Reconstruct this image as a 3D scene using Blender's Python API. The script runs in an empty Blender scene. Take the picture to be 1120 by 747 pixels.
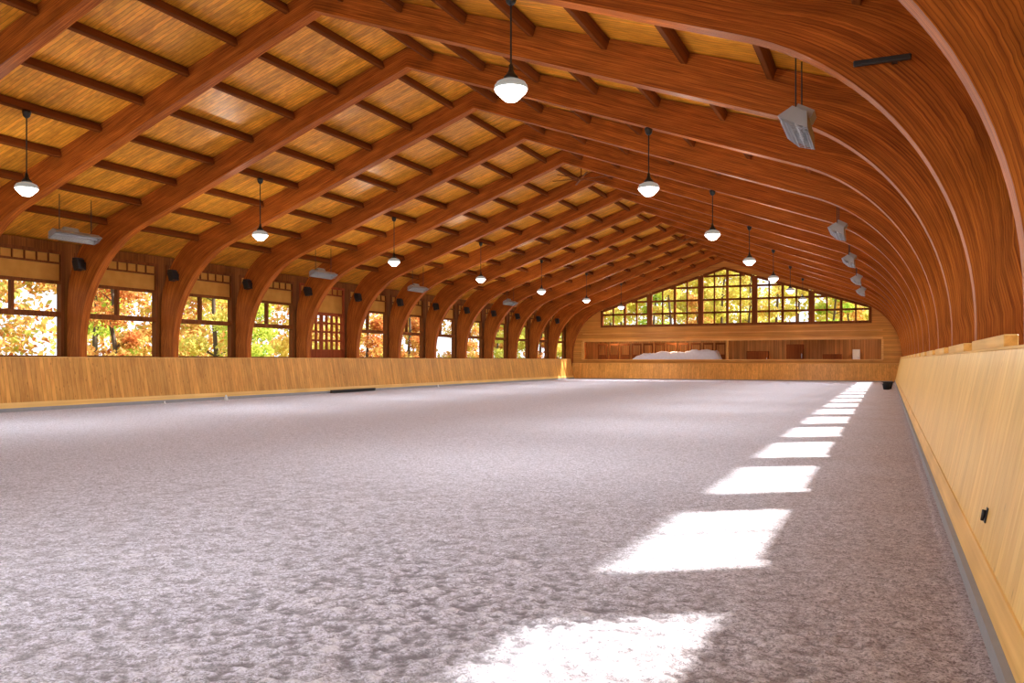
import bpy, math, random
import numpy as np
from mathutils import Vector, Matrix
random.seed(7)
scene=bpy.context.scene
COL=scene.collection
XC=-10.95; B=3.66; Y0=17.8
WALL_S=12.5
YB=61.72
def deckz(s): return 9.31-.33*abs(s)

# ---------------------------------------------------------------- materials
def newmat(name):
    m=bpy.data.materials.new(name); m.use_nodes=True
    nt=m.node_tree; nt.nodes.clear()
    out=nt.nodes.new('ShaderNodeOutputMaterial')
    return m,nt,out
class N:
    def __init__(s,nt): s.nt=nt
    def new(s,t,**k):
        n=s.nt.nodes.new(t)
        for a,b in k.items(): setattr(n,a,b)
        return n
    def link(s,a,b): s.nt.links.new(a,b)
    def math(s,op,a,b=None,c=None):
        n=s.new('ShaderNodeMath',operation=op)
        for i,v in enumerate((a,b,c)):
            if v is None: continue
            if isinstance(v,(int,float)): n.inputs[i].default_value=v
            else: s.link(v,n.inputs[i])
        return n.outputs[0]
    def mix(s,f,a,b,blend='MIX'):
        n=s.new('ShaderNodeMix',data_type='RGBA',blend_type=blend)
        for i,v in ((0,f),(6,a),(7,b)):
            if isinstance(v,(int,float)): n.inputs[i].default_value=v
            elif isinstance(v,tuple): n.inputs[i].default_value=(*v,1)
            else: s.link(v,n.inputs[i])
        return n.outputs[2]
    def rng(s,v,a,b,c=0.,d=1.):
        n=s.new('ShaderNodeMapRange'); s.link(v,n.inputs[0])
        for i,x in enumerate((a,b,c,d)): n.inputs[i+1].default_value=x
        return n.outputs[0]
def plain(name,col,rough=.5,metal=0,emit=None,es=0):
    m,nt,out=newmat(name); n=N(nt)
    b=n.new('ShaderNodeBsdfPrincipled')
    tc=n.new('ShaderNodeTexCoord'); nz=n.new('ShaderNodeTexNoise'); nz.inputs['Scale'].default_value=6
    n.link(tc.outputs['Object'],nz.inputs['Vector'])
    c=n.mix(nz.outputs[0],tuple(x*.88 for x in col),tuple(min(1,x*1.1) for x in col))
    n.link(c,b.inputs['Base Color'])
    b.inputs['Roughness'].default_value=rough; b.inputs['Metallic'].default_value=metal
    if emit: b.inputs['Emission Color'].default_value=(*emit,1); b.inputs['Emission Strength'].default_value=es
    n.link(b.outputs[0],out.inputs[0]); return m
def wood(name,base,dark,plank='y',width=.14,grain='x',rough=.45,uv=False,var=.2,gap=.04,gapd=.45,knots=0,spec=.25,blot=.3,gf=.35,gx=16,lo=.28,hi=.64,bls=.7):
    m,nt,out=newmat(name); n=N(nt)
    tc=n.new('ShaderNodeTexCoord')
    src=tc.outputs['UV'] if uv else tc.outputs['Object']
    sp=n.new('ShaderNodeSeparateXYZ'); n.link(src,sp.inputs[0])
    ax={'x':0,'y':1,'z':2}
    p=n.math('DIVIDE',sp.outputs[ax[plank]],width)
    fl=n.math('FLOOR',p); fr=n.math('FRACT',p)
    wn=n.new('ShaderNodeTexWhiteNoise',noise_dimensions='1D'); n.link(fl,wn.inputs['W'])
    r=wn.outputs['Value']
    gs=[n.math('MULTIPLY',sp.outputs[i],(gf if i==ax[grain] else gx)) for i in range(3)]
    gs[ax[grain]]=n.math('ADD',gs[ax[grain]],n.math('MULTIPLY',r,41.0))
    cb=n.new('ShaderNodeCombineXYZ')
    for i in range(3): n.link(gs[i],cb.inputs[i])
    nz=n.new('ShaderNodeTexNoise'); nz.inputs['Scale'].default_value=1; nz.inputs['Detail'].default_value=5; nz.inputs['Distortion'].default_value=.6
    n.link(cb.outputs[0],nz.inputs['Vector'])
    rp=n.new('ShaderNodeValToRGB'); n.link(nz.outputs[0],rp.inputs[0])
    rp.color_ramp.elements[0].position=lo; rp.color_ramp.elements[0].color=(*dark,1)
    rp.color_ramp.elements[1].position=hi; rp.color_ramp.elements[1].color=(*base,1)
    col=rp.outputs[0]
    bl=n.new('ShaderNodeTexNoise'); bl.inputs['Scale'].default_value=bls; bl.inputs['Detail'].default_value=3
    n.link(src,bl.inputs['Vector'])
    k=n.math('MULTIPLY',n.math('MULTIPLY_ADD',r,2*var,1-var),n.math('MULTIPLY_ADD',bl.outputs[0],2*blot,1-blot))
    kc=n.new('ShaderNodeCombineColor')
    for i in range(3): n.link(k,kc.inputs[i])
    col=n.mix(1.0,col,kc.outputs[0],'MULTIPLY')
    if knots:
        ks=[n.math('MULTIPLY',sp.outputs[i],(1.6 if i==ax[grain] else 1.0/width*.6)) for i in range(3)]
        kb=n.new('ShaderNodeCombineXYZ')
        for i in range(3): n.link(ks[i],kb.inputs[i])
        vo=n.new('ShaderNodeTexVoronoi'); vo.inputs['Scale'].default_value=1.6; n.link(kb.outputs[0],vo.inputs['Vector'])
        col=n.mix(n.rng(vo.outputs['Distance'],knots*.5,knots,.6,0),col,tuple(x*.45 for x in dark))
    edge=n.math('MINIMUM',fr,n.math('SUBTRACT',1.0,fr))
    g=n.math('LESS_THAN',edge,gap)
    col=n.mix(n.math('MULTIPLY',g,1-gapd),col,tuple(x*.25 for x in dark))
    b=n.new('ShaderNodeBsdfPrincipled'); n.link(col,b.inputs['Base Color'])
    b.inputs['Roughness'].default_value=rough; b.inputs['Specular IOR Level'].default_value=spec
    bu=n.new('ShaderNodeBump'); bu.inputs['Strength'].default_value=.2; bu.inputs['Distance'].default_value=.008
    n.link(n.math('SUBTRACT',nz.outputs[0],g),bu.inputs['Height']); n.link(bu.outputs[0],b.inputs['Normal'])
    n.link(b.outputs[0],out.inputs[0]); return m

GLU=wood('glulam_wood',(.52,.145,.020),(.22,.046,.007),'y',.042,'x',.48,uv=True,var=.14,gap=.08,gapd=.55,blot=.5,spec=.10,gf=1.0,gx=24,lo=.30,hi=.66,bls=1.1)
PUR=wood('purlin_wood',(.21,.055,.010),(.10,.025,.005),'x',.5,'y',.7,gap=0,var=.1,spec=.06)
DECK=wood('deck_planks',(.92,.41,.042),(.58,.20,.016),'y',.11,'x',.36,var=.16,gap=.06,gapd=.45,blot=.42,gf=.08,gx=9,spec=.32)
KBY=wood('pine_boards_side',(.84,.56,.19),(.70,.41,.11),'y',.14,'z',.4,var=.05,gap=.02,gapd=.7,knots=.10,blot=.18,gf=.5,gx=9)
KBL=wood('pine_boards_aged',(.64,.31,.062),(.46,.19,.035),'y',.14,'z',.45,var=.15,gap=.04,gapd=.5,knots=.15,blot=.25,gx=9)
KBX=wood('pine_boards_end',(.74,.34,.07),(.50,.21,.038),'x',.14,'z',.42,var=.10,gap=.03,gapd=.6,knots=.12)
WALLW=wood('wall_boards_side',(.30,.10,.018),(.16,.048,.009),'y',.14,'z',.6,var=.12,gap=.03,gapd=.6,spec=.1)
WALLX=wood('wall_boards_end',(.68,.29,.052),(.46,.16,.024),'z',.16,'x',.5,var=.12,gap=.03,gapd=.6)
ROOMW=wood('room_boards',(.62,.29,.08),(.38,.16,.035),'x',.2,'z',.5,var=.2)
FRAME=wood('frame_wood',(.25,.075,.017),(.13,.036,.008),'x',.6,'z',.6,gap=0,var=.1,spec=.1)
REDF=wood('red_frame_wood',(.42,.09,.025),(.22,.04,.012),'x',.6,'z',.6,gap=0,var=.1,spec=.1)
CAPY=wood('cap_rail_wood',(.80,.50,.16),(.62,.35,.09),'x',.9,'y',.4,gap=0,var=.05)
CAPX=wood('cap_rail_wood_end',(.80,.40,.10),(.60,.25,.05),'y',.9,'x',.4,gap=0,var=.05)
CURB=plain('curb_grey',(.27,.27,.28),.8)
BLACK=plain('black_metal',(.015,.015,.017),.45)
RUB=plain('black_rubber',(.02,.02,.022),.8)
WHITE=plain('white_enamel',(.75,.75,.74),.35)
ENAM=plain('grey_enamel',(.38,.38,.38),.35,.3)
STEEL=plain('steel',(.42,.43,.45),.3,.8)
GLOW=plain('opal_glass_lit',(.9,.9,.88),.3,0,(1,.97,.92),5)
SHADEG=plain('prismatic_glass',(.22,.25,.25),.2,0,(1,.97,.9),.22)
TARP=plain('white_tarp',(.66,.69,.78),.6)
BARK=plain('bark',(.09,.06,.04),.9)
def shade():
    m,nt,out=newmat('honey_shade_cloth'); n=N(nt)
    tc=n.new('ShaderNodeTexCoord'); nz=n.new('ShaderNodeTexNoise'); nz.inputs['Scale'].default_value=3
    n.link(tc.outputs['Object'],nz.inputs['Vector'])
    c=n.mix(nz.outputs[0],(.60,.27,.05),(.80,.42,.10))
    d=n.new('ShaderNodeBsdfDiffuse'); t=n.new('ShaderNodeBsdfTranslucent'); n.link(c,d.inputs[0]); n.link(c,t.inputs[0])
    mx=n.new('ShaderNodeMixShader'); mx.inputs[0].default_value=.2
    n.link(d.outputs[0],mx.inputs[1]); n.link(t.outputs[0],mx.inputs[2]); n.link(mx.outputs[0],out.inputs[0]); return m
BLIND=shade()

def sandmat():
    m,nt,out=newmat('sand_footing'); n=N(nt)
    tc=n.new('ShaderNodeTexCoord'); P=tc.outputs['Object']
    def nz(sc,d=4,rg=.6,vec=P):
        t=n.new('ShaderNodeTexNoise'); t.inputs['Scale'].default_value=sc; t.inputs['Detail'].default_value=d; t.inputs['Roughness'].default_value=rg
        n.link(vec,t.inputs['Vector']); return t.outputs[0]
    a=nz(75,3,.8); b_=nz(.7,4,.6); c=nz(30,4,.8); e=nz(3.2,5,.7); f=nz(16,6,.85)
    vo=n.new('ShaderNodeTexVoronoi'); vo.inputs['Scale'].default_value=50; n.link(P,vo.inputs['Vector'])
    at=n.new('ShaderNodeAttribute'); at.attribute_name='cavity'
    sv=n.math('ADD',n.math('MULTIPLY',a,.9),n.math('MULTIPLY',c,.9))   # ~.9 mean
    col=n.mix(n.rng(sv,.76,.98),(.32,.315,.36),(.88,.88,1.0))
    col=n.mix(n.rng(f,.52,.68,0,.5),col,(.30,.285,.32))
    col=n.mix(n.rng(f,.48,.34,0,.45),col,(.92,.92,1.0))
    col=n.mix(n.rng(vo.outputs['Distance'],.5,.8,0,.5),col,(.28,.26,.29))
    col=n.mix(n.rng(at.outputs['Fac'],-.1,-1.4,0,.8),col,(.20,.18,.20))  # shade in hollows, and light on crumb tops below, painted into the colour
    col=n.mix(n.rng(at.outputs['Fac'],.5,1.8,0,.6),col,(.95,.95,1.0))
    col=n.mix(n.rng(e,.54,.74,0,.15),col,(.46,.43,.47))
    col=n.mix(n.rng(b_,.50,.78,0,.10),col,(.50,.47,.52))
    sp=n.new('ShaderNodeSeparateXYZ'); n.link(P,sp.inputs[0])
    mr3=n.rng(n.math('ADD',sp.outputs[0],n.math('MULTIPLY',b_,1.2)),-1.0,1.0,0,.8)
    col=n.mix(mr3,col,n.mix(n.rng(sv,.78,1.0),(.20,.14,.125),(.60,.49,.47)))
    b=n.new('ShaderNodeBsdfPrincipled'); n.link(col,b.inputs['Base Color']); b.inputs['Roughness'].default_value=.95; b.inputs['Specular IOR Level'].default_value=.1
    bu=n.new('ShaderNodeBump'); bu.inputs['Strength'].default_value=1; bu.inputs['Distance'].default_value=.015
    n.link(n.math('SUBTRACT',sv,n.math('MULTIPLY',f,.7)),bu.inputs['Height']); n.link(bu.outputs[0],b.inputs['Normal']); n.link(b.outputs[0],out.inputs[0]); return m
SAND=sandmat()
def leafmat(name,cols):
    m,nt,out=newmat(name); n=N(nt)
    oi=n.new('ShaderNodeObjectInfo')
    nz=n.new('ShaderNodeTexNoise'); nz.inputs['Scale'].default_value=1.2; nz.inputs['Detail'].default_value=5; nz.inputs['Roughness'].default_value=.7
    geo=n.new('ShaderNodeNewGeometry')
    n.link(geo.outputs['Position'],nz.inputs['Vector'])
    v=n.math('ADD',n.math('MULTIPLY',nz.outputs[0],1.7),n.math('MULTIPLY_ADD',oi.outputs['Random'],.5,-.6))
    rp=n.new('ShaderNodeValToRGB'); n.link(v,rp.inputs[0])
    e=rp.color_ramp.elements
    e[0].color=(*cols[0],1); e[1].color=(*cols[-1],1)
    for i,c in enumerate(cols[1:-1]):
        x=e.new((i+1)/(len(cols)-1)); x.color=(*c,1)
    d=n.new('ShaderNodeBsdfDiffuse'); t=n.new('ShaderNodeBsdfTranslucent')
    n.link(rp.outputs[0],d.inputs[0]); n.link(rp.outputs[0],t.inputs[0])
    mx=n.new('ShaderNodeMixShader'); mx.inputs[0].default_value=.5
    n.link(d.outputs[0],mx.inputs[1]); n.link(t.outputs[0],mx.inputs[2]); n.link(mx.outputs[0],out.inputs[0]); return m
LEAFA=leafmat('leaves_orange',[(.56,.52,.10),(.66,.38,.09),(.54,.15,.05),(.68,.46,.14),(.40,.48,.08)])
LEAFB=leafmat('leaves_yellow',[(.34,.47,.07),(.64,.64,.13),(.74,.64,.18),(.68,.42,.09),(.40,.50,.08)])
LEAFC=leafmat('leaves_green',[(.20,.42,.04),(.42,.56,.08),(.62,.62,.12),(.36,.52,.07),(.22,.38,.05)])
GROUND=leafmat('leaf_litter',[(.34,.26,.08),(.46,.28,.10),(.28,.38,.06),(.46,.34,.13)])

# ---------------------------------------------------------------- mesh builder
class MB:
    def __init__(s): s.v=[];s.f=[];s.uv=[]
    def box(s,x0,x1,y0,y1,z0,z1):
        i=len(s.v)
        s.v+=[(x0,y0,z0),(x1,y0,z0),(x1,y1,z0),(x0,y1,z0),(x0,y0,z1),(x1,y0,z1),(x1,y1,z1),(x0,y1,z1)]
        s.f+=[tuple(i+k for k in q) for q in ((0,3,2,1),(4,5,6,7),(0,1,5,4),(1,2,6,5),(2,3,7,6),(3,0,4,7))]
        return s
    def prism(s,poly,a0,a1,axis='y'):
        n=len(poly); i=len(s.v)
        def P(p,a): return (p[0],a,p[1]) if axis=='y' else ((a,p[0],p[1]) if axis=='x' else (p[0],p[1],a))
        s.v+=[P(p,a0) for p in poly]+[P(p,a1) for p in poly]
        s.f.append(tuple(range(i,i+n))); s.f.append(tuple(range(i+2*n-1,i+n-1,-1)))
        for k in range(n):
            k2=(k+1)%n; s.f.append((i+k,i+n+k,i+n+k2,i+k2))
        return s
    def lathe(s,prof,seg=20,c=(0,0,0)):
        i=len(s.v)
        for r,z in prof:
            for k in range(seg):
                a=2*math.pi*k/seg; s.v.append((c[0]+r*math.cos(a),c[1]+r*math.sin(a),c[2]+z))
        for j in range(len(prof)-1):
            for k in range(seg):
                k2=(k+1)%seg; s.f.append((i+j*seg+k,i+j*seg+k2,i+(j+1)*seg+k2,i+(j+1)*seg+k))
        s.f.append(tuple(i+k for k in range(seg))[::-1]); e=i+(len(prof)-1)*seg; s.f.append(tuple(e+k for k in range(seg)))
        return s
    def rod(s,a,b,r0,r1=None,seg=8):
        r1=r0 if r1 is None else r1
        a=Vector(a);b=Vector(b);d=(b-a).normalized()
        u=d.orthogonal().normalized(); w=d.cross(u); i=len(s.v)
        for p,r in ((a,r0),(b,r1)):
            for k in range(seg):
                t=2*math.pi*k/seg; s.v.append(tuple(p+u*(r*math.cos(t))+w*(r*math.sin(t))))
        for k in range(seg):
            k2=(k+1)%seg; s.f.append((i+k,i+k2,i+seg+k2,i+seg+k))
        s.f.append(tuple(i+k for k in range(seg))[::-1]); s.f.append(tuple(i+seg+k for k in range(seg)))
        return s
    def mesh(s,name,mat,smooth=False,bevel=0):
        me=bpy.data.meshes.new(name); me.from_pydata(s.v,[],s.f)
        me.materials.append(mat)
        import bmesh
        bm=bmesh.new(); bm.from_mesh(me); bmesh.ops.recalc_face_normals(bm,faces=bm.faces); 
        if bevel:
            bmesh.ops.bevel(bm,geom=[e for e in bm.edges],offset=bevel,segments=1,affect='EDGES')
        bm.to_mesh(me); bm.free()
        if smooth:
            for p in me.polygons: p.use_smooth=len(p.vertices)<5
        return me
def add(name,me,loc=(0,0,0),rot=(0,0,0),parent=None,label=None,cat=None,group=None,kind=None):
    o=bpy.data.objects.new(name,me); COL.objects.link(o)
    o.location=loc; o.rotation_euler=rot
    if parent: o.parent=parent
    if label: o['label']=label
    if cat and not parent: o['category']=cat
    if group: o['group']=group
    if kind: o['kind']=kind
    return o
def clone(o,loc,rotz=None,scale=None,parent=None):
    c=o.copy(); COL.objects.link(c)
    if parent is None:
        c.location=loc
        if rotz is not None: c.rotation_euler[2]=rotz
        if scale: c.scale=(scale,)*3
    else: c.parent=parent
    for ch in list(o.children): clone(ch,None,parent=c)
    return c

# ---------------------------------------------------------------- shell
XL=XC-WALL_S; XR=XC+WALL_S   # inner wall faces -23.45, 1.55
YN=-6.0
def axis(a,b,c,f0,g,mx):
    out=[c]; s=f0; x=c
    while x<b: x+=s; s=min(mx,s*g); out.append(min(x,b))
    s=f0; x=c
    while x>a: x-=s; s=min(mx,s*g); out.insert(0,max(x,a))
    return np.array(out)
xs=axis(XL-.3,XR+.3,-1.5,.012,1.0040,.14)
ys=axis(YN,YB+.6,3.2,.010,1.0052,.4)
X,Y=np.meshgrid(xs,ys,indexing='ij')
dx=np.gradient(xs)[:,None]*np.ones_like(Y); dy=np.gradient(ys)[None,:]*np.ones_like(X)
sp_=np.maximum(dx,dy)
rg=np.random.RandomState(12); T=rg.rand(256,256)
def vn(x,y):
    xi=np.floor(x).astype(int); yi=np.floor(y).astype(int); fx=x-xi; fy=y-yi
    fx=fx*fx*(3-2*fx); fy=fy*fy*(3-2*fy)
    a=T[xi%256,yi%256];b=T[(xi+1)%256,yi%256];c=T[xi%256,(yi+1)%256];d=T[(xi+1)%256,(yi+1)%256]
    return (a*(1-fx)+b*fx)*(1-fy)+(c*(1-fx)+d*fx)*fy
Z=np.zeros_like(X); C=np.zeros_like(X)
for i,(wl,am,pw) in enumerate(((1.4,.010,1),(.45,.006,1),(.17,.005,1.5),(.07,.012,2),(.036,.020,2))):
    ca,sa=math.cos(i*1.1+.4),math.sin(i*1.1+.4)
    u=(X*ca-Y*sa)/wl+17.3*i; v=(X*sa+Y*ca)/wl+5.1*i
    fade=np.clip((wl/sp_-1.1)/1.1,0,1)
    n_=am*fade*(vn(u,v)**pw-1/(pw+1))
    Z+=n_
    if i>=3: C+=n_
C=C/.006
Z-=.012
Z=np.clip(Z,-.07,.06)
Z[(X>.40)|(X<XC-11.4)]=-.002
nxx,nyy=X.shape
co_=np.stack([X,Y,Z],-1).reshape(-1,3)
idx=np.arange(nxx*nyy).reshape(nxx,nyy)
q=np.stack([idx[:-1,:-1],idx[1:,:-1],idx[1:,1:],idx[:-1,1:]],-1).reshape(-1,4)
me=bpy.data.meshes.new('floor'); me.vertices.add(len(co_)); me.vertices.foreach_set('co',co_.ravel().astype('f'))
me.loops.add(q.size); me.loops.foreach_set('vertex_index',q.ravel().astype('i'))
me.polygons.add(len(q)); me.polygons.foreach_set('loop_start',np.arange(0,q.size,4,dtype='i')); me.polygons.foreach_set('loop_total',np.full(len(q),4,dtype='i'))
me.polygons.foreach_set('use_smooth',np.ones(len(q),dtype=bool))
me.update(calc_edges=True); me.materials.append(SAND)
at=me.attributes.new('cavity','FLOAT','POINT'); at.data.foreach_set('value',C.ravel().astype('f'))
add('floor',me,kind='structure',label='pale grey sand and fibre riding footing',cat='floor')
mb=MB(); mb.box(-160,XL-.31,-60,160,-.2,-.08); mb.box(XR+.31,90,-60,160,-.2,-.08); mb.box(XL-.31,XR+.31,YB+5.5,160,-.2,-.08)
add('ground',mb.mesh('ground',GROUND),kind='structure',label='leaf-covered ground outside the building',cat='ground')
# ceiling
mb=MB(); S=13.6; SL=14.4
mb.prism([(0,deckz(0)),(S,deckz(S)),(S,deckz(S)+.16),(0,deckz(0)+.16)],YN,YB+1.2)
mb.prism([(0,deckz(0)),(-SL,deckz(SL)),(-SL,deckz(SL)+.16),(0,deckz(0)+.16)],YN,YB+1.2)
add('ceiling',mb.mesh('ceiling',DECK),loc=(XC,0,0),kind='structure',label='golden tongue-and-groove plank roof deck',cat='ceiling')
ARCHY=[Y0+B*k for k in range(-5,13)]
WT=.2
EZ=deckz(WALL_S+.1)-.02
def sidewall(name,xi,sgn,wz0,wz1,ww,sh=0):
    x0,x1=(xi-WT,xi) if sgn<0 else (xi,xi+WT)
    mb=MB(); mb.box(x0,x1,YN,YB+.2,0,wz0); mb.box(x0,x1,YN,YB+.2,wz1,EZ)
    y=YN
    for k in range(len(ARCHY)-1):
        c=(ARCHY[k]+ARCHY[k+1])/2+sh
        mb.box(x0,x1,y,c-ww/2,wz0,wz1); y=c+ww/2
    mb.box(x0,x1,y,YB+.2,wz0,wz1)
    return add(name,mb.mesh(name,WALLW),kind='structure',label='dark orange-brown timber boarded side wall',cat='wall')
sidewall('wall_left',XL,-1,1.5,4.85,3.3)
RW0,RW1,RWW,RSH=1.6,3.40,2.65,.20
sidewall('wall_right',XR,1,RW0,RW1,RWW,RSH)
def leftwin(grid):
    mb=MB(); W=1.65; z0=1.5; z1=4.85
    mb.box(-.17,.03,-W,-W+.11,z0,z1); mb.box(-.17,.03,W-.11,W,z0,z1)
    mb.box(-.17,.05,-W+.11,W-.11,z0,z0+.10); mb.box(-.17,.03,-W+.11,W-.11,z1-.10,z1)
    a=-W+.11; b=W-.11
    if grid:
        mb.box(-.14,.0,a,b,3.5,3.64)
        for i in range(1,8):
            yy=a+(b-a)*i/8; t=.09 if i==4 else .05
            mb.box(-.12,-.03,yy-t,yy+t,1.6,3.5)
        mb.box(-.11,-.04,a,b,1.6,1.95)
        for z in (2.35,2.75,3.15): mb.box(-.11,-.04,a,b,z-.045,z+.045)
    else:
        mb.box(-.15,.02,a,b,2.80,2.96)
        mb.box(-.14,.0,a,b,3.82,3.92)
        mb.box(-.14,-.0,-.05,.05,2.96,3.82)
    # small lattice under the eave
    mb.box(-.05,.0,a,b,4.44,4.50)
    for i in range(1,8): yy=a+(b-a)*i/8; mb.box(-.05,-.01,yy-.02,yy+.02,4.50,4.75)
    return mb.mesh('window_frame',REDF if grid else FRAME)
MW=leftwin(False); MG=leftwin(True)
def blind(z0): return MB().box(-.09,-.06,-1.54,1.54,z0,4.75).mesh('window_shade',BLIND)
MBL=blind(3.92); MBG=blind(3.64)
wi=1
for k in range(len(ARCHY)-1):
    c=(ARCHY[k]+ARCHY[k+1])/2
    if c<8: continue
    g=(k-5==3)
    w=add('window_%d'%wi,MG if g else MW,loc=(XL,c,0),kind='structure',label=('red-brown wooden window with a dense muntin grid' if g else 'dark brown wooden window with transom panes between roof arches'),cat='window'); wi+=1
    add('window_shade',MBG if g else MBL,parent=w,label='honey-coloured shade covering the upper sash')
mb=MB(); W=RWW/2
mb.box(.0,.16,-W,-W+.05,RW0,RW1); mb.box(.0,.16,W-.05,W,RW0,RW1); mb.box(0,.16,-W+.05,W-.05,RW0,RW0+.06); mb.box(0,.16,-W+.05,W-.05,RW1-.05,RW1); mb.box(.06,.10,.12,.17,RW0+.06,RW1-.05)
MR=mb.mesh('window_frame_side',FRAME)
for k in range(len(ARCHY)-1):
    c=(ARCHY[k]+ARCHY[k+1])/2+RSH
    add('window_%d'%wi,MR,loc=(XR,c,0),kind='structure',label='brown framed strip window behind the arches',cat='window'); wi+=1
# gable end wall
GX0,GX1=-20.5,-.95
GY=YB+.17
def gtop(x): return 8.35-.315*abs(x-XC)
mb=MB(); y0,y1=GY,GY+.2
mb.box(XL,XR,y0,y1,0,1.5)
mb.box(XL,-21.9,y0,y1,1.5,2.9); mb.box(-.35,XR,y0,y1,1.5,2.9)
mb.box(XL,XR,y0,y1,2.9,4.02)
def rz(x): return deckz(x-XC)-.01
mb.prism([(XL,4.02),(GX0,4.02),(GX0,rz(GX0)),(XL,rz(XL))],y0,y1)
mb.prism([(GX1,4.02),(XR,4.02),(XR,rz(XR)),(GX1,rz(GX1))],y0,y1)
mb.prism([(GX0,gtop(GX0)),(XC,gtop(XC)),(XC,rz(XC)),(GX0,rz(GX0))],y0,y1)
mb.prism([(XC,gtop(XC)),(GX1,gtop(GX1)),(GX1,rz(GX1)),(XC,rz(XC))],y0,y1)
add('wall_back',mb.mesh('wall_back',WALLX),kind='structure',label='orange timber gable end wall',cat='wall')
nb=5; bw=(GX1-GX0)/nb
for i in range(nb):
    xa=GX0+bw*i; xb=xa+bw; mb=MB(); ya,yb=GY-.06,GY+.14
    def vbar(x,t,d0=0,d1=0):
        z=min(gtop(x+t),gtop(x-t)); mb.prism([(x-t,4.02),(x+t,4.02),(x+t,z),(x-t,z)],ya+d0,yb-d1)
    vbar(xa+.10,.10); vbar(xb-.10,.10)
    mb.box(xa+.2,xb-.2,ya,yb,4.02,4.20)
    pts=[xa+.2]+([XC] if xa<XC<xb else [])+[xb-.2]
    for a,b in zip(pts,pts[1:]):
        mb.prism([(a,gtop(a)-.18),(b,gtop(b)-.18),(b,gtop(b)),(a,gtop(a))],ya,yb)
    vbar((xa+xb)/2,.09,.02,.02)
    for q in (.26,.74): vbar(xa+bw*q,.055,.04,.04)
    for z in (5.0,5.95,6.9,7.7):
        lo,hi=xa+.2,xb-.2
        half=(8.35-.18-z)/.315
        lo=max(lo,XC-half); hi=min(hi,XC+half)
        if hi-lo>.15: mb.box(lo,hi,ya+.04,yb-.04,z-.075,z+.075)
    add('window_%d'%wi,mb.mesh('gable_window',FRAME),kind='structure',label='dark red-brown framed gable window glazed in small panes',cat='window'); wi+=1
mb=MB(); mb.box(-22.0,-.25,GY-.08,GY+.02,2.9,3.08); mb.box(-22.08,-21.9,GY-.08,GY+.02,1.5,2.9); mb.box(-.35,-.2,GY-.08,GY+.02,1.5,2.9); mb.box(-22.0,-.25,GY-.10,GY+.24,1.42,1.52)
mb.box(-22.0,-.25,GY-.05,GY+.0,3.5,3.56)
add('trim_1',mb.mesh('trim_1',CAPX),kind='structure',label='light wood casing around the viewing opening',cat='trim')
mb=MB(); x=-10.75; mb.box(x-.09,x+.09,GY+.02,GY+.18,1.52,2.9); add('trim_2',mb.mesh('trim_post',KBX),kind='structure',label='wooden post dividing the viewing opening',cat='trim')
mb=MB(); mb.box(XL,XR,GY+4.8,GY+5,0,3.5); mb.box(XL,XL+.15,GY+.2,GY+4.8,0,3.5); mb.box(XR-.15,XR,GY+.2,GY+4.8,0,3.5)
add('wall_viewing',mb.mesh('wall_viewing',ROOMW),kind='structure',label='timber wall of the viewing room',cat='wall')
mb=MB(); mb.box(XL,XR,GY+.2,GY+5,3.5,3.65); add('ceiling_viewing',mb.mesh('ceiling_viewing',CAPX),kind='structure',label='ceiling of the viewing room',cat='ceiling')
mb=MB(); mb.box(XL+.15,XR-.15,GY+.2,GY+4.8,.0,.9); add('floor_viewing',mb.mesh('floor_viewing',CAPX),kind='structure',label='raised wooden viewing room floor',cat='floor')

# ---------------------------------------------------------------- kickboards
Hb=1.53; YK=YB-.75
def kick_side(sgn,mat):
    xb=XC+sgn*11.45
    root=bpy.data.objects.new('kickboard',None); COL.objects.link(root); root.location=(xb,0,0)
    root['category']='kickboard'; root['label']='sloping pine plank kickboard along the long side'
    t=.05*sgn; L=.3*sgn
    y1=YK
    mb=MB(); mb.prism([(0,.0),(t,.0),(L+t,Hb),(L,Hb)],YN,y1)
    add('plank_panel',mb.mesh('kick_panel',mat),parent=root)
    mb=MB(); mb.prism([(-.008*sgn,.10),(0.022*sgn,.10),(0.052*sgn,.25),(0.036*sgn,.25)],YN,y1)
    add('base_board',mb.mesh('kick_base',CAPY),parent=root)
    mb=MB(); mb.box(min(L-.01*sgn,L+.1*sgn),max(L-.01*sgn,L+.1*sgn),YN,y1,Hb,Hb+.02)
    add('cap_rail',mb.mesh('kick_cap',CAPY),parent=root)
    mb=MB(); mb.box(min(-.045*sgn,0),max(-.045*sgn,0),YN,y1,-.01,.10)
    add('curb_strip',mb.mesh('kick_curb',CURB),parent=root,label='grey concrete curb strip')
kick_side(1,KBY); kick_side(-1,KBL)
root=bpy.data.objects.new('kickboard',None); COL.objects.link(root); root.location=(XC,YK,0)
root['category']='kickboard'; root['label']='pine plank kickboard across the gable end'
HE=1.2
mb=MB(); mb.prism([(0,-.01),(.05,-.01),(.35,HE),(.3,HE)],-11.7,11.7,'x'); add('plank_panel',mb.mesh('kick_end',KBX),parent=root)
mb=MB(); mb.box(-11.7,11.7,.27,.42,HE,HE+.04); add('cap_rail',mb.mesh('kick_end_cap',CAPX),parent=root)
mb=MB(); mb.box(-11.3,11.3,-.1,0,-.01,.05); add('curb_strip',mb.mesh('kick_end_curb',CURB),parent=root,label='grey concrete curb strip')
mb=MB(); mb.box(0,.10,-1.3,1.3,0,.10); MC=mb.mesh('cap_block',CAPY,bevel=.006)
for k in range(len(ARCHY)-1):
    c=(ARCHY[k]+ARCHY[k+1])/2
    if c<4: continue
    add('cap_block',MC,loc=(XC+11.77,c,Hb+.02),label='pale wooden block on the kickboard rail',cat='wood block',group='blocks on the kickboard rail')

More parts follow.
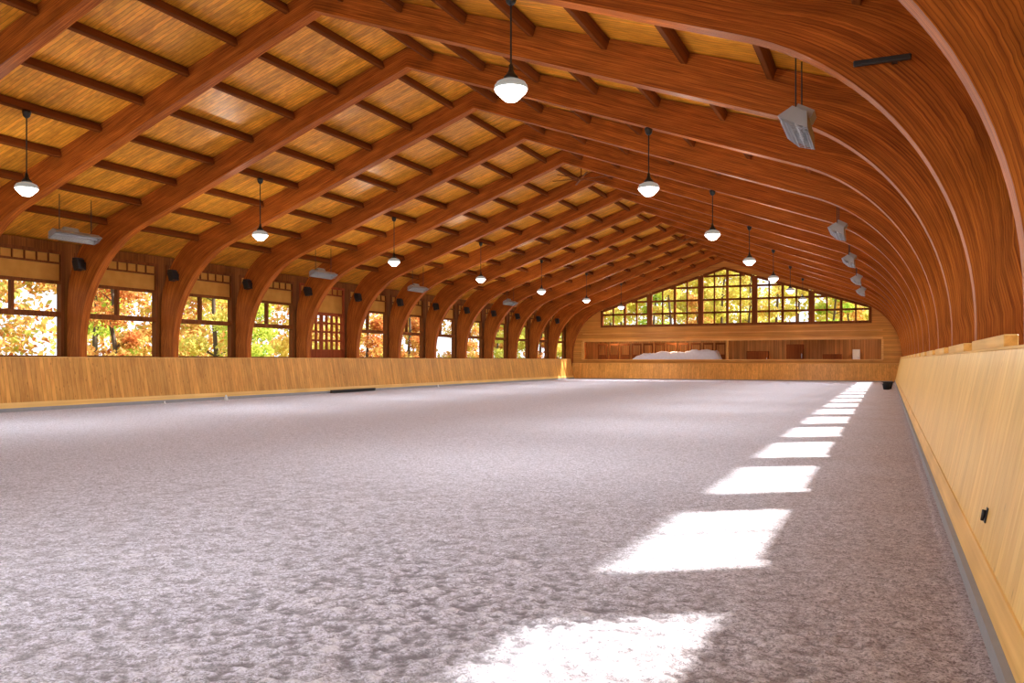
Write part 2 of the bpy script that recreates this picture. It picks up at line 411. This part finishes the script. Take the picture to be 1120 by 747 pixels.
# ---------------------------------------------------------------- arches
def arch_mesh(halfw):
    pin=[];pout=[]
    for z in (0,.6,1.2,1.83): pin.append((11.85,z))
    for z in (0,1.0,2.1,3.2): pout.append((12.4,z))
    A1=math.radians(70.2);A2=math.radians(71.74); n=22
    for i in range(1,n+1):
        a=A1*i/n; pin.append((8.01+3.84*math.cos(a),1.83+3.84*math.sin(a)))
        a=A2*i/n; pout.append((9.63+2.77*math.cos(a),3.2+2.77*math.sin(a)))
    si,zi=pin[-1]; so,zo=pout[-1]; m=10
    for i in range(1,m+1):
        f=i/m; s=si*(1-f); pin.append((s,zi+(8.8-zi)*f)); s=so*(1-f); pout.append((s,zo+(9.29-zo)*f))
    full=[((s,zz),(S2,Z2)) for (s,zz),(S2,Z2) in zip(pin,pout)]
    full=full+[((-a[0],a[1]),(-b[0],b[1])) for a,b in full[-2::-1]]
    v=[];f=[];uv=[]
    L=[0]
    for i in range(1,len(full)):
        a=full[i-1];b=full[i]; L.append(L[-1]+math.dist(a[0],b[0])*.5+math.dist(a[1],b[1])*.5)
    for (a,b) in full:
        v+=[(a[0],-halfw,a[1]),(a[0],halfw,a[1]),(b[0],halfw,b[1]),(b[0],-halfw,b[1])]
    def D(i): return math.dist(full[i][0],full[i][1])
    for i in range(len(full)-1):
        p=4*i;q=p+4
        f.append((p,p+1,q+1,q)); uv+= [(L[i],3.0),(L[i],3+2*halfw),(L[i+1],3+2*halfw),(L[i+1],3.0)]
        f.append((p+1,p+2,q+2,q+1)); uv+=[(L[i],0),(L[i],D(i)),(L[i+1],D(i+1)),(L[i+1],0)]
        f.append((p+2,p+3,q+3,q+2)); uv+=[(L[i],5),(L[i],5+2*halfw),(L[i+1],5+2*halfw),(L[i+1],5)]
        f.append((p+3,p,q,q+3)); uv+=[(L[i],D(i)+7),(L[i],7),(L[i+1],7),(L[i+1],D(i+1)+7)]
    e=4*(len(full)-1)
    f.append((3,2,1,0)); uv+=[(0,0)]*4; f.append((e,e+1,e+2,e+3)); uv+=[(0,0)]*4
    me=bpy.data.meshes.new('glulam_arch'); me.from_pydata(v,[],f); me.materials.append(GLU)
    ul=me.uv_layers.new(name='UVMap')
    for i,u in enumerate(uv): ul.data[i].uv=u
    import bmesh
    bm=bmesh.new(); bm.from_mesh(me); bmesh.ops.recalc_face_normals(bm,faces=bm.faces); bm.to_mesh(me); bm.free()
    return me
HW=.135
MA=arch_mesh(HW)
for y in ARCHY:
    add('laminated_arch',MA,loc=(XC,y,0),label='red-brown glued-laminated timber roof arch spanning the arena',cat='roof arch',group='laminated roof arches')
pl=B-2*HW-.01; th=math.atan(.33)
mb=MB(); mb.box(-.055,.055,-pl/2,pl/2,-.20,0); MP=mb.mesh('purlin',PUR,bevel=.01)
for k in range(len(ARCHY)-1):
    c=(ARCHY[k]+ARCHY[k+1])/2
    if c<1: continue
    for sg in (-1,1):
        for i in range(8):
            s=(.75+1.42*i)
            add('purlin',MP,loc=(XC+sg*s,c,deckz(s)-.025),rot=(0,sg*th,0),label='dark-stained roof purlin between two arches',cat='roof beam',group='roof purlins')

# ---------------------------------------------------------------- pendant lamps
LP=105; LD=185
def pendant(loc,top):
    root=bpy.data.objects.new('pendant_lamp',None); COL.objects.link(root); root.location=loc
    root['category']='hanging lamp'; root['label']='schoolhouse pendant lamp with lit opal glass on a long rod'; root['group']='pendant lamps over the arena'
    add('rod',MB().rod((0,0,.25),(0,0,top-.04),.014).mesh('rod',BLACK),parent=root)
    add('canopy',MB().lathe([(.03,top-.16),(.07,top-.12),(.09,top-.04),(.09,top)],16).mesh('canopy',BLACK,True),parent=root)
    add('fitter',MB().lathe([(.10,.13),(.105,.17),(.06,.22),(.035,.27),(.03,.34)],16).mesh('fitter',BLACK,True),parent=root)
    ug=MB().lathe([(.228,.0),(.238,.02),(.228,.045),(.232,.05),(.20,.085),(.205,.09),(.15,.12),(.10,.14)],24)
    add('upper_glass',ug.mesh('upper_glass',SHADEG),parent=root,label='ribbed grey prismatic glass')
    add('glass_bowl',MB().lathe([(.04,-.165),(.09,-.155),(.13,-.12),(.17,-.08),(.215,-.035),(.232,.0)],24).mesh('glass_bowl',GLOW,True),parent=root,label='glowing white opal glass bowl')
    l=bpy.data.lights.new('pendant_light','POINT'); l.energy=LP; l.color=(1,.90,.76); l.shadow_soft_size=.2
    lo=bpy.data.objects.new('pendant_light',l); COL.objects.link(lo); lo.location=(loc[0],loc[1],loc[2]-.45)
    l=bpy.data.lights.new('pendant_downlight','AREA'); l.shape='DISK'; l.size=.4; l.energy=LD; l.color=(.92,.95,1)
    lo=bpy.data.objects.new('pendant_downlight',l); COL.objects.link(lo); lo.location=(loc[0],loc[1],loc[2]-.2)
ZL=5.24
for k in range(-1,7):
    y=10.48+7.32*k
    s=6.16; pendant((XC+s,y,ZL),8.8-.36*s-ZL)
for k in range(-1,7):
    y=12.1+7.45*k
    i=4; s=.75+1.42*i
    pendant((XC-s+.08,y,ZL),deckz(s)-.23-ZL)

# ---------------------------------------------------------------- heaters
def heater(x,y,z,sg):
    root=bpy.data.objects.new('radiant_heater',None); COL.objects.link(root); root.location=(x,y,z); 
    root['category']='heater'; root['label']='grey metal radiant heater with wire guard hung under the roof'; root['group']='radiant heaters'
    tilt=sg*.5
    root.scale=(.8,1,.75) if sg<0 else (.92,.92,.92)
    body=MB(); body.prism([(-.12,.16),(.12,.16),(.25,-.06),(.23,-.06),(.11,.14),(-.11,.14),(-.23,-.06),(-.25,-.06)],-.7,.7)
    body.prism([(-.12,.16),(.12,.16),(.25,-.06),(-.25,-.06)],-.72,-.7); body.prism([(-.12,.16),(.12,.16),(.25,-.06),(-.25,-.06)],.7,.72)
    body.box(-.14,.14,-.35,.1,.16,.3)
    h=add('housing',body.mesh('housing',ENAM),parent=root,rot=(0,tilt,0))
    g=MB()
    for i in range(15): yy=-.7+.1*i; g.rod((-.25,yy,-.06),(-.0,yy,-.12),.006,seg=5); g.rod((0,yy,-.12),(.25,yy,-.06),.006,seg=5)
    for xx,zz in ((-.2,-.075),(-.1,-.1),(0,-.12),(.1,-.1),(.2,-.075)): g.rod((xx,-.7,zz),(xx,.7,zz),.006,seg=5)
    add('wire_guard',g.mesh('wire_guard',STEEL),parent=root,rot=(0,tilt,0),label='steel wire guard')
    t=MB(); t.rod((0,-.68,.03),(0,.68,.03),.05,seg=12); add('burner_tube',t.mesh('burner_tube',STEEL),parent=root,rot=(0,tilt,0))
    top=(deckz(x-XC)-.02-z)/root.scale[2]
    c=MB()
    for yy in (-.5,.5): c.rod((0,yy,.17),(0,yy,top),.012,seg=6)
    add('hanger',c.mesh('hanger',BLACK),parent=root)
for y in (13.0,23.9,31.2,38.8,45.5): heater(XC+9.75,y,4.9,1)
for y in (16.0,27.2,34.6,45.4): heater(XC-9.85,y,4.92,-1)

def flood(x,y,z):
    root=bpy.data.objects.new('floodlight',None); COL.objects.link(root); root.location=(x,y,z)
    root['category']='spotlight'; root['label']='small black floodlight bracketed to an arch'; root['group']='floodlights on the arches'
    add('bracket',MB().box(-.03,.03,-.1,0,-.02,.02).box(-.05,.05,-.02,0,-.12,.12).mesh('bracket',BLACK),parent=root)
    mb=MB(); mb.prism([(-.16,.14),(.10,.20),(.16,-.10),(-.06,-.16)],-.34,-.1); 
    for i in range(4): mb.box(-.14,.08,-.33+.06*i,-.31+.06*i,.1,.24)
    add('lamp_head',mb.mesh('lamp_head',BLACK,bevel=.008),parent=root)
for k,y in enumerate(ARCHY):
    if y>12 and y<60: flood(XC-11.6,y-HW,4.35)
root=bpy.data.objects.new('linear_fixture',None); COL.objects.link(root); root.location=(XC+10.9,10.46-HW,4.85)
root['category']='lamp'; root['label']='slim black linear fixture bracketed to a roof arch'
add('bar',MB().box(-.3,.3,-.13,-.06,-.03,.03).mesh('bar',BLACK,bevel=.01),parent=root); add('bracket',MB().box(.1,.16,-.06,0,-.03,.03).mesh('bracket2',BLACK),parent=root)

def fan(y):
    z=8.6; root=bpy.data.objects.new('ceiling_fan',None); COL.objects.link(root); root.location=(XC,y,z)
    root['category']='ceiling fan'; root['label']='large dark slow-speed ceiling fan below the ridge'; root['group']='ridge ceiling fans'
    add('downrod',MB().rod((0,0,.1),(0,0,deckz(0)-z-.01),.03).mesh('downrod',FRAME),parent=root)
    add('motor',MB().lathe([(.05,-.06),(.10,-.05),(.12,.05),(.05,.12)],16).mesh('motor',FRAME,True),parent=root)
    bm=MB().prism([(.11,-.03),(1.2,-.04),(1.2,.04),(.11,.03)],-.008,.006,'z').mesh('blade',FRAME)
    for i in range(6): add('blade',bm,parent=root,rot=(0,0,i*math.pi/3))
fan(30.61); fan(48.91)

# ---------------------------------------------------------------- small things
mb=MB(); mb.prism([(0,0),(.08,0),(.12,.12),(.10,.14),(.02,.14)],-1.7,1.7);  # black strip put in for the shaded gap below the gate
add('gate_gap_strip',mb.mesh('gate_gap_strip',RUB,bevel=.01),loc=(XC-11.33,31.3,0),label='long black strip standing in for the dark gap under the gate',cat='dark strip')
def cone(x,y,s=1):
    root=bpy.data.objects.new('sun_spot_cone',None); COL.objects.link(root); root.location=(x,y,-.01); root.scale=(s,)*3
    root['category']='cone'; root['label']='small white cone standing in for a sun spot by the kickboard'; root['group']='cones standing in for sun spots'
    add('base',MB().box(-.13,.13,-.13,.13,0,.025).mesh('cone_base',WHITE,bevel=.005),parent=root)
    add('cone_body',MB().lathe([(.10,.025),(.03,.24),(.02,.25)],16).mesh('cone_body',WHITE,True),parent=root)
cone(XC-10.9,22.9,.8); cone(XC-11.0,38.6,.6); cone(XC-11.0,20.2,.4)  # added white cones stand in for small sun spots along the left board
def tub(x,y,s,r=(0,0,0)):
    root=bpy.data.objects.new('rubber_tub',None); COL.objects.link(root); root.location=(x,y,-.01); root.scale=(s,)*3; root.rotation_euler=r
    root['category']='tub'; root['label']='black rubber tub standing on the sand beside the kickboard'; root['group']='rubber tubs'
    add('tub_body',MB().lathe([(.17,0),(.24,.34),(.265,.34),(.265,.37),(.235,.37),(.16,.03),(.02,.03)],20).mesh('tub_body',RUB,True),parent=root)
    hb=MB()
    for sg in (-1,1):
        pts=[(sg*.25,-.08,.33),(sg*.31,-.06,.36),(sg*.31,.06,.36),(sg*.25,.08,.33)]
        for a,b in zip(pts,pts[1:]): hb.rod(a,b,.012,seg=6)
    add('handle',hb.mesh('tub_handle',RUB),parent=root)
tub(.05,46,1); tub(-.02,44.9,.8)
root=bpy.data.objects.new('wall_holder',None); COL.objects.link(root); root.location=(.50+.3*.45/1.53-.002,6.1,.45); root.rotation_euler=(0,math.atan(.3/1.53),0)
root['category']='holder'; root['label']='small black plastic holder screwed to the pine kickboard'
add('back_plate',MB().box(-.008,0,-.028,.028,-.05,.05).mesh('plate',BLACK,bevel=.003),parent=root)
add('cup',MB().lathe([(.010,-.04),(.013,.03),(.010,.03),(.008,-.03)],14,(-.02,0,0)).mesh('cup',BLACK,True),parent=root)

# viewing room contents
FY=GY+.2; FZ=.9
def stall():
    mb=MB(); mb.box(-.05,.05,0,.1,0,1.9); mb.box(.65,.75,0,.1,0,1.9); mb.box(.05,.65,0,.1,1.75,1.9); mb.box(.05,.65,.02,.08,.9,1.0); mb.box(.05,.65,.03,.07,0,.9)
    for i in range(1,5): mb.rod((.05+.12*i,.05,1.0),(.05+.12*i,.05,1.75),.012,seg=6)
    return mb
MS=stall().mesh('stall_front',FRAME)
for i in range(11):
    add('stall_panel',MS,loc=(-21.5+.95*i,FY+2.2,FZ),label='brown wooden stall panel with vertical bars',cat='stall panel',group='stall panels in the viewing room')
nx,ny=60,14; v=[];f=[]
rs=np.random.RandomState(3)
for j in range(ny):
    for i in range(nx):
        a=i/(nx-1);b=j/(ny-1)
        e=min(1,min(b,1-b)*4)*min(1,min(a*5,(1-a)*14))
        h=e*(.95+.38*a+.05*math.sin(a*19)+.05*math.sin(a*43+b*7)+rs.rand()*.08)
        v.append((a*8.0,b*1.6,h))
for j in range(ny-1):
    for i in range(nx-1): p=j*nx+i; f.append((p,p+1,p+nx+1,p+nx))
mb=MB(); mb.v=v; mb.f=f; add('tarp_covered_stack',mb.mesh('tarp',TARP,True),loc=(-19.1,FY+.15,FZ),label='long stack under a rumpled white tarp',cat='tarp')
def cabinet(x,w,h,mat,name,label,cat,dy=3.6):
    root=bpy.data.objects.new(name,None); COL.objects.link(root); root.location=(x,FY+dy,FZ); root['label']=label; root['category']=cat
    add('body',MB().box(0,w,0,.6,0,h).mesh('body',mat,bevel=.01),parent=root)
    d=add('door',MB().box(.03,w-.03,-.03,0,.05,h-.05).mesh('door',mat,bevel=.005),parent=root)
    add('handle',MB().box(w-.12,w-.09,-.07,-.03,h*.4,h*.6).mesh('handle',STEEL),parent=d)
cabinet(-2.3,.5,1.35,WHITE,'refrigerator','white refrigerator in the viewing room','refrigerator')
cabinet(-6.9,1.2,1.75,FRAME,'cabinet','tall dark brown cabinet in the viewing room','cabinet',3.0)
cabinet(-9.8,1.6,1.25,FRAME,'cabinet','dark wooden cabinet in the viewing room','cabinet',2.8)
cabinet(-4.3,1.3,1.0,FRAME,'cabinet','low dark wooden cabinet in the viewing room','cabinet',2.4)
for x,e in ((-20,95),(-15,95),(-8,40),(-1.6,60)):
    l=bpy.data.lights.new('room_light','POINT'); l.energy=e; l.color=(1,.88,.70); l.shadow_soft_size=.15
    o=bpy.data.objects.new('room_light',l); COL.objects.link(o); o.location=(x,FY+1.6,3.2)

# ---------------------------------------------------------------- trees
def leaves(centers,n,rng,size=.3):
    v=np.zeros((n*4,3))
    c=np.array(centers); idx=rng.randint(0,len(c),n)
    d=rng.normal(size=(n,3)); d/=np.linalg.norm(d,axis=1)[:,None]
    rad=c[idx,3:4]*rng.rand(n,1)**.4
    p=c[idx,:3]+d*rad*np.array([1,1,.8])
    a=rng.normal(size=(n,3)); a/=np.linalg.norm(a,axis=1)[:,None]
    b=np.cross(a,rng.normal(size=(n,3))); b/=np.linalg.norm(b,axis=1)[:,None]
    s=size*(.5+rng.rand(n,1))
    v[0::4]=p-a*s*.6; v[1::4]=p+b*s*.35; v[2::4]=p+a*s*.6; v[3::4]=p-b*s*.35
    me=bpy.data.meshes.new('foliage')
    me.from_pydata(v.tolist(),[],[(4*i,4*i+1,4*i+2,4*i+3) for i in range(n)])
    return me
def tree(seed,mat,h,n,col):
    rng=np.random.RandomState(seed); R=random.Random(seed)
    root=bpy.data.objects.new('autumn_tree',None); COL.objects.link(root)
    root['category']='tree'; root['label']='tree with %s autumn foliage outside the arena'%col; root['group']='autumn trees outside'
    mb=MB(); p=Vector((0,0,-.1)); r=.18; cs=[]
    for i in range(6):
        q=p+Vector((R.uniform(-.2,.2),R.uniform(-.2,.2),h/6)); mb.rod(p,q,r,r*.86,8); p=q; r*=.86
        for j in range(3):
            a=R.uniform(0,6.28); L=R.uniform(.9,1.8)*(1-.1*i); e=p+Vector((math.cos(a)*L,math.sin(a)*L,L*.5)); mb.rod(p,e,r*.4,.02,5); cs.append((e.x,e.y,e.z,R.uniform(.65,1.05)))
    cs.append((p.x,p.y,p.z,1.1))
    add('trunk',mb.mesh('trunk',BARK),parent=root)
    me=leaves(cs,n,rng,.19); me.materials.append(mat); add('foliage',me,parent=root)
    return root
protos=[tree(1,LEAFA,9,4800,'orange and red'),tree(2,LEAFB,11,5600,'yellow'),tree(5,LEAFB,12,5800,'yellow'),tree(8,LEAFA,8,4400,'orange and red'),tree(9,LEAFC,9,4800,'yellow-green')]
R=random.Random(11); spots=[]
for i in range(20):
    y=6+i*4.4
    x=-33.5 if i%2 else -40.5
    w_=[0,3] if y<29 else ([4,1] if y<46 else [0,1,4,3])
    spots.append((x,y,R.choice(w_)))
for i in range(9): spots.append((-27+i*4.6-(2 if i==0 else 0),YB+12,R.choice([1,2,4,1,2])))
for i in range(8): spots.append((-26+i*4.6,YB+20,R.choice([1,2,4,3])))
used=set()
for x,y,k in spots:
    if x>3: continue
    if k not in used: protos[k].location=(x,y,-.06); used.add(k)
    else: clone(protos[k],(x,y,-.06),R.uniform(0,6.28),R.uniform(.8,1.05))
rng=np.random.RandomState(4); cs=[]
for i in range(240): cs.append((rng.uniform(-62,-50),rng.uniform(0,90),rng.uniform(.5,8.5),rng.uniform(1.2,2.2)))
me=leaves(cs,38000,rng,.38); me.materials.append(LEAFA); add('forest_foliage',me,kind='stuff',label='dense orange and red autumn woodland foliage',cat='foliage')
cs=[]
for i in range(260): cs.append((rng.uniform(-48,4),rng.uniform(92,102),rng.uniform(3,15),rng.uniform(1.3,2.6)))
me=leaves(cs,40000,rng,.42); me.materials.append(LEAFB); add('forest_foliage',me,kind='stuff',label='dense yellow and green autumn woodland foliage',cat='foliage')

# ---------------------------------------------------------------- light
w=bpy.data.worlds.new('World'); scene.world=w; w.use_nodes=True
bg=w.node_tree.nodes['Background']; bg.inputs[0].default_value=(.90,.94,1,1); bg.inputs[1].default_value=1.6
sun=bpy.data.lights.new('sun','SUN'); sun.energy=17; sun.angle=.045; sun.color=(1,.96,.90)
so=bpy.data.objects.new('sun',sun); COL.objects.link(so); so.location=(30,60,40)
d=Vector((-1.03,-.67,-1)); so.rotation_euler=d.to_track_quat('-Z','Y').to_euler()
cam=bpy.data.cameras.new('camera'); cam.lens=900*36/1120; cam.sensor_width=36; cam.shift_y=20.5/1120; cam.clip_end=500
co=bpy.data.objects.new('camera',cam); COL.objects.link(co); co.location=(0,0,1.45); co.rotation_euler=(math.pi/2,0,math.atan(410/900))
scene.camera=co
scene.view_settings.view_transform='Standard'
scene.view_settings.exposure=0
